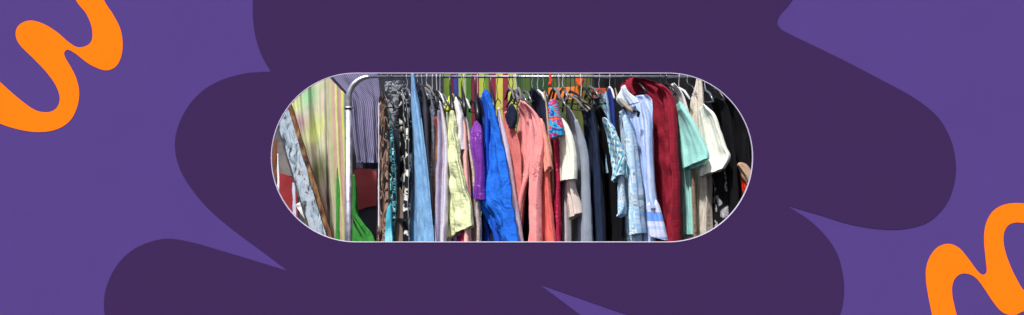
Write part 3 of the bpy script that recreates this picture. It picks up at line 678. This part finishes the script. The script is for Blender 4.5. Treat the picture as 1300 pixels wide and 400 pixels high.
W_, B_ = alb((206, 210, 240)), alb((112, 158, 236))
CUFF = cloth_finish(N, N.ramp(mr.outputs[0], [(0, W_), (.12, alb((150, 176, 226))), (.17, W_), (.34, alb((176, 192, 236))), (.42, W_), (.53, B_), (.74, W_)], 'CONSTANT'), .3, seed=44)
garment('striped_blue_shirt', 'light blue striped shirt with collar and flared banded cuff before burgundy jacket', 'shirt', [
    ('body', BS, [(788, 124, 822, 120), (792, 134, 830, 127), (797, 160, 831, 155), (803, 200, 832, 198), (810, 240, 833, 240), (812, 300, 834, 300), (812, 380, 836, 380)], dict(yL=1.02, yR=.94, amp=.008)),
    ('sleeve', BS, [(804, 134, 822, 126), (808, 155, 830, 150), (812, 190, 832, 188), (816, 225, 834, 225), (818, 252, 837, 250), (819, 268, 840, 264)], dict(yL=.92, yR=.85, t=.05, amp=.009)),
    ('cuff', CUFF, [(819, 256, 837, 254), (819, 272, 842, 270), (820, 286, 846, 287), (821, 299, 850, 305)], dict(yL=.90, yR=.84, t=.05, amp=.005)),
    ('collar', plain('pale_blue_cotton', (206, 222, 250), .3), [(790, 110, 793, 108), (785, 118, 799, 117), (781, 127, 808, 124), (788, 136, 812, 130)], dict(yL=1.0, yR=.93, t=.02, amp=.004, nv=24))])
BUR = plain('burgundy_wool', (136, 26, 46), .8)
garment('burgundy_jacket', 'large burgundy jacket with broad shoulder right of the striped shirt', 'jacket', [
    ('body', BUR, [(792, 103, 803, 98), (786, 112, 826, 101), (790, 124, 846, 111), (800, 145, 856, 128), (812, 190, 860, 170), (822, 250, 862, 250), (828, 307, 864, 307), (828, 420, 868, 420)], dict(yL=1.12, yR=.99, amp=.017, crumple=1.5)),
    ('sleeve', BUR, [(832, 106, 843, 108), (840, 120, 855, 120), (843, 145, 861, 145), (845, 185, 864, 185), (847, 240, 867, 240), (848, 307, 868, 307), (849, 380, 870, 380)], dict(yL=.99, yR=.91, t=.06, amp=.016, crumple=1.5)),
    ('lapel', BUR, [(797, 100, 806, 98), (792, 112, 804, 108), (799, 124, 808, 120)], dict(yL=1.0, yR=.96, t=.02, amp=.005, nv=20))], freq=5)
garment('white_collared_blouse', 'white collared blouse shoulder behind the burgundy jacket', 'blouse', [
    ('body', plain('soft_white_cotton', (222, 218, 216)), [(849, 110, 857, 105), (850, 120, 866, 113), (856, 135, 873, 128), (864, 170, 880, 165), (868, 220, 882, 220), (870, 380, 884, 380)])], yL=1.16, yR=1.02, amp=.008)
MINT = plain('mint_cotton', (160, 222, 214), .35)
garment('mint_blouse', 'mint green short sleeved blouse right of the burgundy jacket', 'blouse', [
    ('sleeve', MINT, [(857, 134, 866, 129), (859, 148, 878, 144), (860, 166, 889, 163), (862, 185, 897, 180), (863, 200, 903, 194), (865, 215, 904, 201)], dict(yL=.98, yR=.88, t=.05, amp=.005)),
    ('sleeve', MINT, [(866, 200, 890, 196), (868, 210, 898, 204), (874, 216, 898, 209)], dict(yL=1.0, yR=.93, t=.035, nv=20, amp=.004)),
    ('body', MINT, [(862, 170, 872, 165), (864, 205, 878, 205), (866, 250, 882, 250), (867, 298, 885, 298)], dict(yL=1.1, yR=1.0, amp=.006))])
LIN = blotch('crinkled_beige_linen', [(.2, (158, 148, 134)), (.5, (206, 198, 184)), (.8, (176, 166, 150))], 50, (1, .15, 1), mode='LINEAR', wrinkle=1)
garment('beige_crinkle_shirt', 'beige crinkled linen shirt bunched up to the rail at right', 'shirt', [
    ('body', LIN, [(884, 97, 890, 94), (878, 115, 894, 108), (874, 135, 895, 130), (874, 170, 897, 170), (879, 210, 900, 210), (884, 250, 902, 250), (885, 307, 903, 307), (885, 400, 905, 400)])], yL=1.08, yR=1.0, amp=.012, freq=9)
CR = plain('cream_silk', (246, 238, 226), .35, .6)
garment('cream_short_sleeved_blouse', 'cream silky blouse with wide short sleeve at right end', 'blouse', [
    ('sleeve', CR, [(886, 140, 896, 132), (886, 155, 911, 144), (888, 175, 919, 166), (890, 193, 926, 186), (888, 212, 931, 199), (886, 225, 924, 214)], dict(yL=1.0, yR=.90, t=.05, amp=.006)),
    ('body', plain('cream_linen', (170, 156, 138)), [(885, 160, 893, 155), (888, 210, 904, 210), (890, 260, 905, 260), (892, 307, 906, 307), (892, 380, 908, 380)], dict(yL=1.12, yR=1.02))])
garment('brown_beaded_strip', 'narrow brown beaded garment edge below the mint cuff', 'cardigan', [
    ('body', blotch('brown_beads', [(0, (140, 118, 98)), (.6, (60, 50, 44))], 90), [(877, 210, 881, 210), (878, 250, 884, 250), (881, 307, 886, 307), (882, 380, 888, 380)])], yL=.99, yR=.97, t=.02, amp=.004)
garment('black_grey_floral_dress', 'black dress with pale grey flowers beneath the cream sleeve', 'dress', [
    ('body', blotch('black_grey_floral', [(0, (12, 12, 18)), (.57, (150, 146, 152)), (.64, (206, 204, 210)), (.70, (20, 20, 26))], 18, (1, .7, 1), detail=4, dist=1.5), [(896, 150, 905, 145), (899, 200, 918, 200), (899, 235, 924, 230), (899, 270, 926, 270), (898, 307, 926, 307), (897, 400, 928, 400)])], yL=1.1, yR=1.0, amp=.012)
BK2 = plain('soft_black_knit', (8, 9, 14))
garment('black_cardigan', 'soft black cardigan with rounded shoulder behind cream blouse', 'cardigan', [
    ('body', BK2, [(900, 130, 912, 124), (904, 145, 926, 134), (912, 175, 932, 165), (918, 220, 938, 220), (920, 307, 940, 307), (920, 400, 942, 400)])], yL=1.12, yR=.95, amp=.012)
garment('black_velvet_coat', 'black velvet coat at the far right of the opening', 'coat', [
    ('body', plain('black_velvet', (6, 7, 13)), [(915, 118, 926, 110), (920, 130, 942, 122), (930, 170, 953, 160), (934, 220, 948, 205), (935, 307, 952, 307), (938, 400, 962, 400)])], yL=1.16, yR=1.02, amp=.012)
garment('orange_red_top', 'orange red top with tan collar at far right beneath black coat', 'top', [
    ('body', plain('orange_red_cotton', (214, 50, 30)), [(939, 224, 944, 218), (940, 240, 956, 236), (943, 262, 962, 262), (944, 340, 970, 340)]),
    ('collar', plain('tan_cotton', (176, 146, 124)), [(938, 207, 941, 206), (939, 218, 952, 214), (941, 226, 960, 224), (950, 236, 962, 232)], dict(t=.05, yL=.98, yR=.93, nv=24))], yL=1.0, yR=.95, amp=.006)
garment('dark_green_coat', 'dark blackish green coat beyond the velvet coat', 'coat', [
    ('body', plain('black_green_wool', (20, 26, 30)), [(935, 122, 946, 116), (942, 135, 966, 128), (950, 200, 975, 190), (958, 300, 985, 300), (960, 420, 990, 420)])], yL=1.2, yR=1.05, amp=.012)
garment('red_ribbon', 'bright red ribbon tied over the rail above the paisley scarf', 'ribbon', [
    ('body', plain('red_satin', (226, 52, 34), .4, .4), [(696, 90, 700, 90), (697, 97, 700.5, 97), (697, 103, 702, 103), (696, 108, 701, 107)])], yL=1.07, yR=1.06, t=.012, amp=.006, nv=20, nu=24)

# hangers: label, kind, x on rail, neck y, far reach, near reach
HS = [('thin wire hanger holding the tan print dress', 'wire', 484, 117, 3, 9, 'wire'), ('black hanger holding the turquoise speckled dress', 'black', 492, 122, 6, 8, 'wire'),
      ('clear plastic hanger behind the light denim jeans', 'clear', 516, 112, 8, 6, 'white'), ('black hanger holding the black and cream floral dress', 'black', 511, 117, 4, 7, 'wire'),
      ('smoky hanger right of the light denim jeans', 'clear', 535, 112, 5, 10, 'white'), ('grey velvet hanger holding the charcoal jacket', 'grey', 540, 112, 6, 9, 'wire'),
      ('black hanger holding the grey blue cardigan', 'black', 544, 120, 5, 9, 'wire'), ('wire hanger over the brown coral tunic', 'wire', 549, 125, 4, 9, 'white'),
      ('clear plastic hanger holding the pale lilac shirt', 'clear', 554, 122, 4, 8, 'white'), ('white hanger holding the white lilac blouse', 'white', 559, 124, 4, 6, 'white'),
      ('black hanger above the pale lime top', 'black', 572, 122, 3, 7, 'wire'), ('black hanger holding the dusty rose blouse', 'black', 580, 122, 4, 8, 'wire'),
      ('white hanger holding the beige lace dress', 'white', 589, 124, 3, 8, 'white'), ('black hanger holding the purple sequin top', 'black', 599, 128, 3, 10, 'wire'),
      ('thin wire hanger holding the navy cardigan', 'wire', 606, 122, 3, 8, 'white'), ('black hanger holding the bright blue shirt', 'black', 615, 116, 3, 10, 'wire'),
      ('wire hanger holding the white lilac dress', 'wire', 632, 125, 4, 6, 'wire'), ('grey hanger in the open neck of the coral blouse', 'grey', 655, 122, 12, 12, 'white'),
      ('smoky hanger bunched beside the coral blouse neck', 'clear', 660, 118, 8, 10, 'wire'), ('black hanger holding the navy top', 'black', 676, 113, 5, 12, 'white'),
      ('white plastic hanger tilted above the navy top', 'white', 683, 115, 4, 10, 'white'), ('wire hanger holding the beige strappy top', 'wire', 689, 112, 3, 7, 'white'),
      ('grey velvet hanger above the paisley scarf', 'grey', 703, 112, 6, 8, 'wire'), ('smoky hanger holding the cream sleeved blouse', 'clear', 709, 122, 5, 10, 'white'),
      ('grey velvet hanger holding the blue grey jacket', 'grey', 718, 118, 4, 28, 'wire'), ('beige wooden hanger sloping over the indigo jacket', 'beige', 729, 122, 4, 20, 'wire'),
      ('wire hanger holding the indigo denim jacket', 'wire', 737, 124, 4, 12, 'white'), ('smoky hanger holding the navy trousers', 'clear', 745, 118, 4, 10, 'wire'),
      ('black hanger holding the black coat', 'black', 753, 118, 5, 16, 'wire'), ('wire hanger over the grey teal shirt', 'wire', 761, 114, 6, 8, 'white'),
      ('white hanger holding the royal blue vest', 'white', 774, 111, 4, 6, 'white'), ('black hanger beside the royal blue vest', 'black', 781, 118, 4, 14, 'wire'),
      ('wire hanger holding the striped blue shirt', 'wire', 791, 108, 6, 14, 'wire'),
      ('black hanger holding the burgundy jacket', 'black', 801, 100, 8, 20, 'wire'), ('wire hanger behind the burgundy shoulder', 'wire', 838, 106, 5, 10, 'wire'),
      ('black hanger holding the white collared blouse', 'black', 846, 106, 4, 12, 'wire'), ('white hanger holding the mint blouse', 'white', 862, 112, 4, 14, 'white'),
      ('wire hanger over the beige crinkled shirt', 'wire', 873, 106, 6, 12, 'white'), ('clear plastic hanger holding the cream silky blouse', 'clear', 896, 115, 6, 10, 'white'),
      ('wire hanger holding the soft black cardigan', 'wire', 906, 112, 5, 14, 'wire')]
HS += [('black hanger crowded left of the charcoal jacket', 'black', 530, 106, 4, 7, 'white'), ('wire hanger crowded left of the charcoal jacket', 'wire', 532, 109, 4, 8, 'wire'),
       ('grey velvet hanger between charcoal jacket and grey blue cardigan', 'grey', 542, 108, 4, 9, 'white'), ('clear plastic hanger above the grey blue cardigan', 'clear', 546, 116, 4, 9, 'wire'),
       ('black hanger behind the brown coral tunic', 'black', 551, 114, 4, 10, 'wire'), ('white plastic hanger between tunic and lilac shirt', 'white', 556, 117, 4, 8, 'wire'),
       ('smoky hanger right of the white lilac blouse', 'clear', 562, 120, 4, 8, 'wire'), ('wire hanger in front of the grey scarf', 'wire', 497, 108, 8, 10, 'wire'),
       ('wire hanger tangled left of the coral neckline', 'wire', 650, 113, 10, 9, 'wire'), ('clear hanger tangled over the coral neckline', 'clear', 657, 114, 9, 7, 'wire'),
       ('smoky hanger low above the navy blouse', 'clear', 667, 116, 8, 8, 'wire'), ('black hanger between indigo jacket and navy trousers', 'black', 741, 112, 6, 12, 'wire'),
       ('clear plastic hanger beside the black coat', 'clear', 749, 110, 5, 12, 'wire'), ('wire hanger between paisley scarf and grey jacket', 'wire', 712, 110, 6, 12, 'wire'),
       ('thick grey hanger knotted left above the coral neckline', 'grey', 647, 112, 5, 6, 'wire'), ('thick grey hanger knotted directly above the coral neckline', 'grey', 653, 116, 6, 5, 'white'),
       ('thick grey hanger touching the coral shoulder', 'grey', 658, 112, 6, 4, 'wire'), ('thick grey hanger knotted over the paisley scarf', 'grey', 706, 113, 5, 6, 'wire'), ('smoky hanger knotted right of the paisley scarf', 'clear', 715, 112, 6, 6, 'white'),
       ('black hanger sloping over the grey jacket shoulder', 'black', 724, 116, 5, 18, 'wire')]
for lb, kind, px, pyn, dl, drr, hk in HS:
    hanger(lb, kind, px, pyn, dl, drr, 14 if drr < 16 else drr * .85, .10 if drr < 16 else .17, hk)
# beige hanger poking out in front of the striped shirt, with its black end clip
o = thing('hanger', 'beige hanger arm with black end clip in front of striped shirt', 'hanger', at(797, 130, .9), GH)
bm = bmesh.new(); add_tube(bm, [at(781, 112, 1.09), at(784, 124, 1.0), at(791, 131, .90), at(799, 138, .84), at(806, 144, .83)], .008, 12, [.003, .006, .010, .011, .008]); bm_to('shoulder_bar', bm, HM['beige'], o, True)
bm = bmesh.new(); add_tube(bm, [at(804, 141, .82), at(808, 140.5, .81), at(811, 143, .81), at(810, 148, .82)], .008, 12); bm_to('end_clip', bm, HM['black'], o, True)
bm = bmesh.new(); add_tube(bm, [at(781, 94, 1.10), at(781, 112, 1.09)], .002, 8); bm_to('hook', bm, HM['wire'], o, True)
# black curved hanger over purple and rose garments
for px, py, lb in ((573, 136, 'broad black hanger end beside the lime collar'), (588, 134, 'broad black hanger end beside the white shoulder'), (605, 142, 'broad black hanger end above the purple sequin top'), (625, 133, 'broad black hanger end right of the blue collar')):
    o = thing('hanger', lb, 'hanger', at(px, py, .95), GH)
    bm = bmesh.new(); add_tube(bm, [at(px - 2, 108, 1.08), at(px, py - 12, 1.0), at(px + 1.5, py, .93), at(px + 2, py + 14, .92)], .01, 12, [.003, .010, .013, .009]); bm_to('shoulder_bar', bm, HM['black'], o, True)
    bm = bmesh.new(); add_tube(bm, [at(px - 2, 94, 1.10), at(px - 2, 109, 1.08)], .002, 8); bm_to('hook', bm, HM['wire'], o, True)

# ------------------------------------------------------------------ light, sky, camera
w = bpy.data.worlds.new('World'); C.world = w; w.use_nodes = True
nt = w.node_tree; bg = nt.nodes['Background']; sky = nt.nodes.new('ShaderNodeTexSky'); sky.sky_type = 'NISHITA'; sky.sun_disc = False
EL, AZ = 56, -22          # azimuth measured from straight behind the camera, negative = left
sv = Vector((math.sin(R(AZ)) * math.cos(R(EL)), -math.cos(R(AZ)) * math.cos(R(EL)), math.sin(R(EL))))
sky.sun_elevation = R(EL); sky.sun_rotation = math.atan2(sv.x, sv.y)
nt.links.new(sky.outputs[0], bg.inputs[0]); bg.inputs[1].default_value = .11; sky.dust_density = 3
sl = bpy.data.lights.new('sun', 'SUN'); sl.energy = 3.0; sl.angle = R(3); sl.color = (1, .975, .94)
so = link(bpy.data.objects.new('sun', sl)); so.rotation_euler = (-sv).to_track_quat('-Z', 'Y').to_euler(); so.location = (0, -4, 6)
cam = bpy.data.cameras.new('camera'); co = link(bpy.data.objects.new('camera', cam)); C.camera = co
co.location = (0, CAM_Y, CAM_Z); co.rotation_euler = (R(90), 0, 0)
cam.sensor_width = 36; cam.lens = 36 * -CAM_Y / (1300 / K); cam.clip_end = 2000
C.view_settings.view_transform = 'Standard'; C.view_settings.look = 'None'; C.view_settings.gamma = 1
C.view_settings.exposure = .91
C.cycles.use_denoising = True
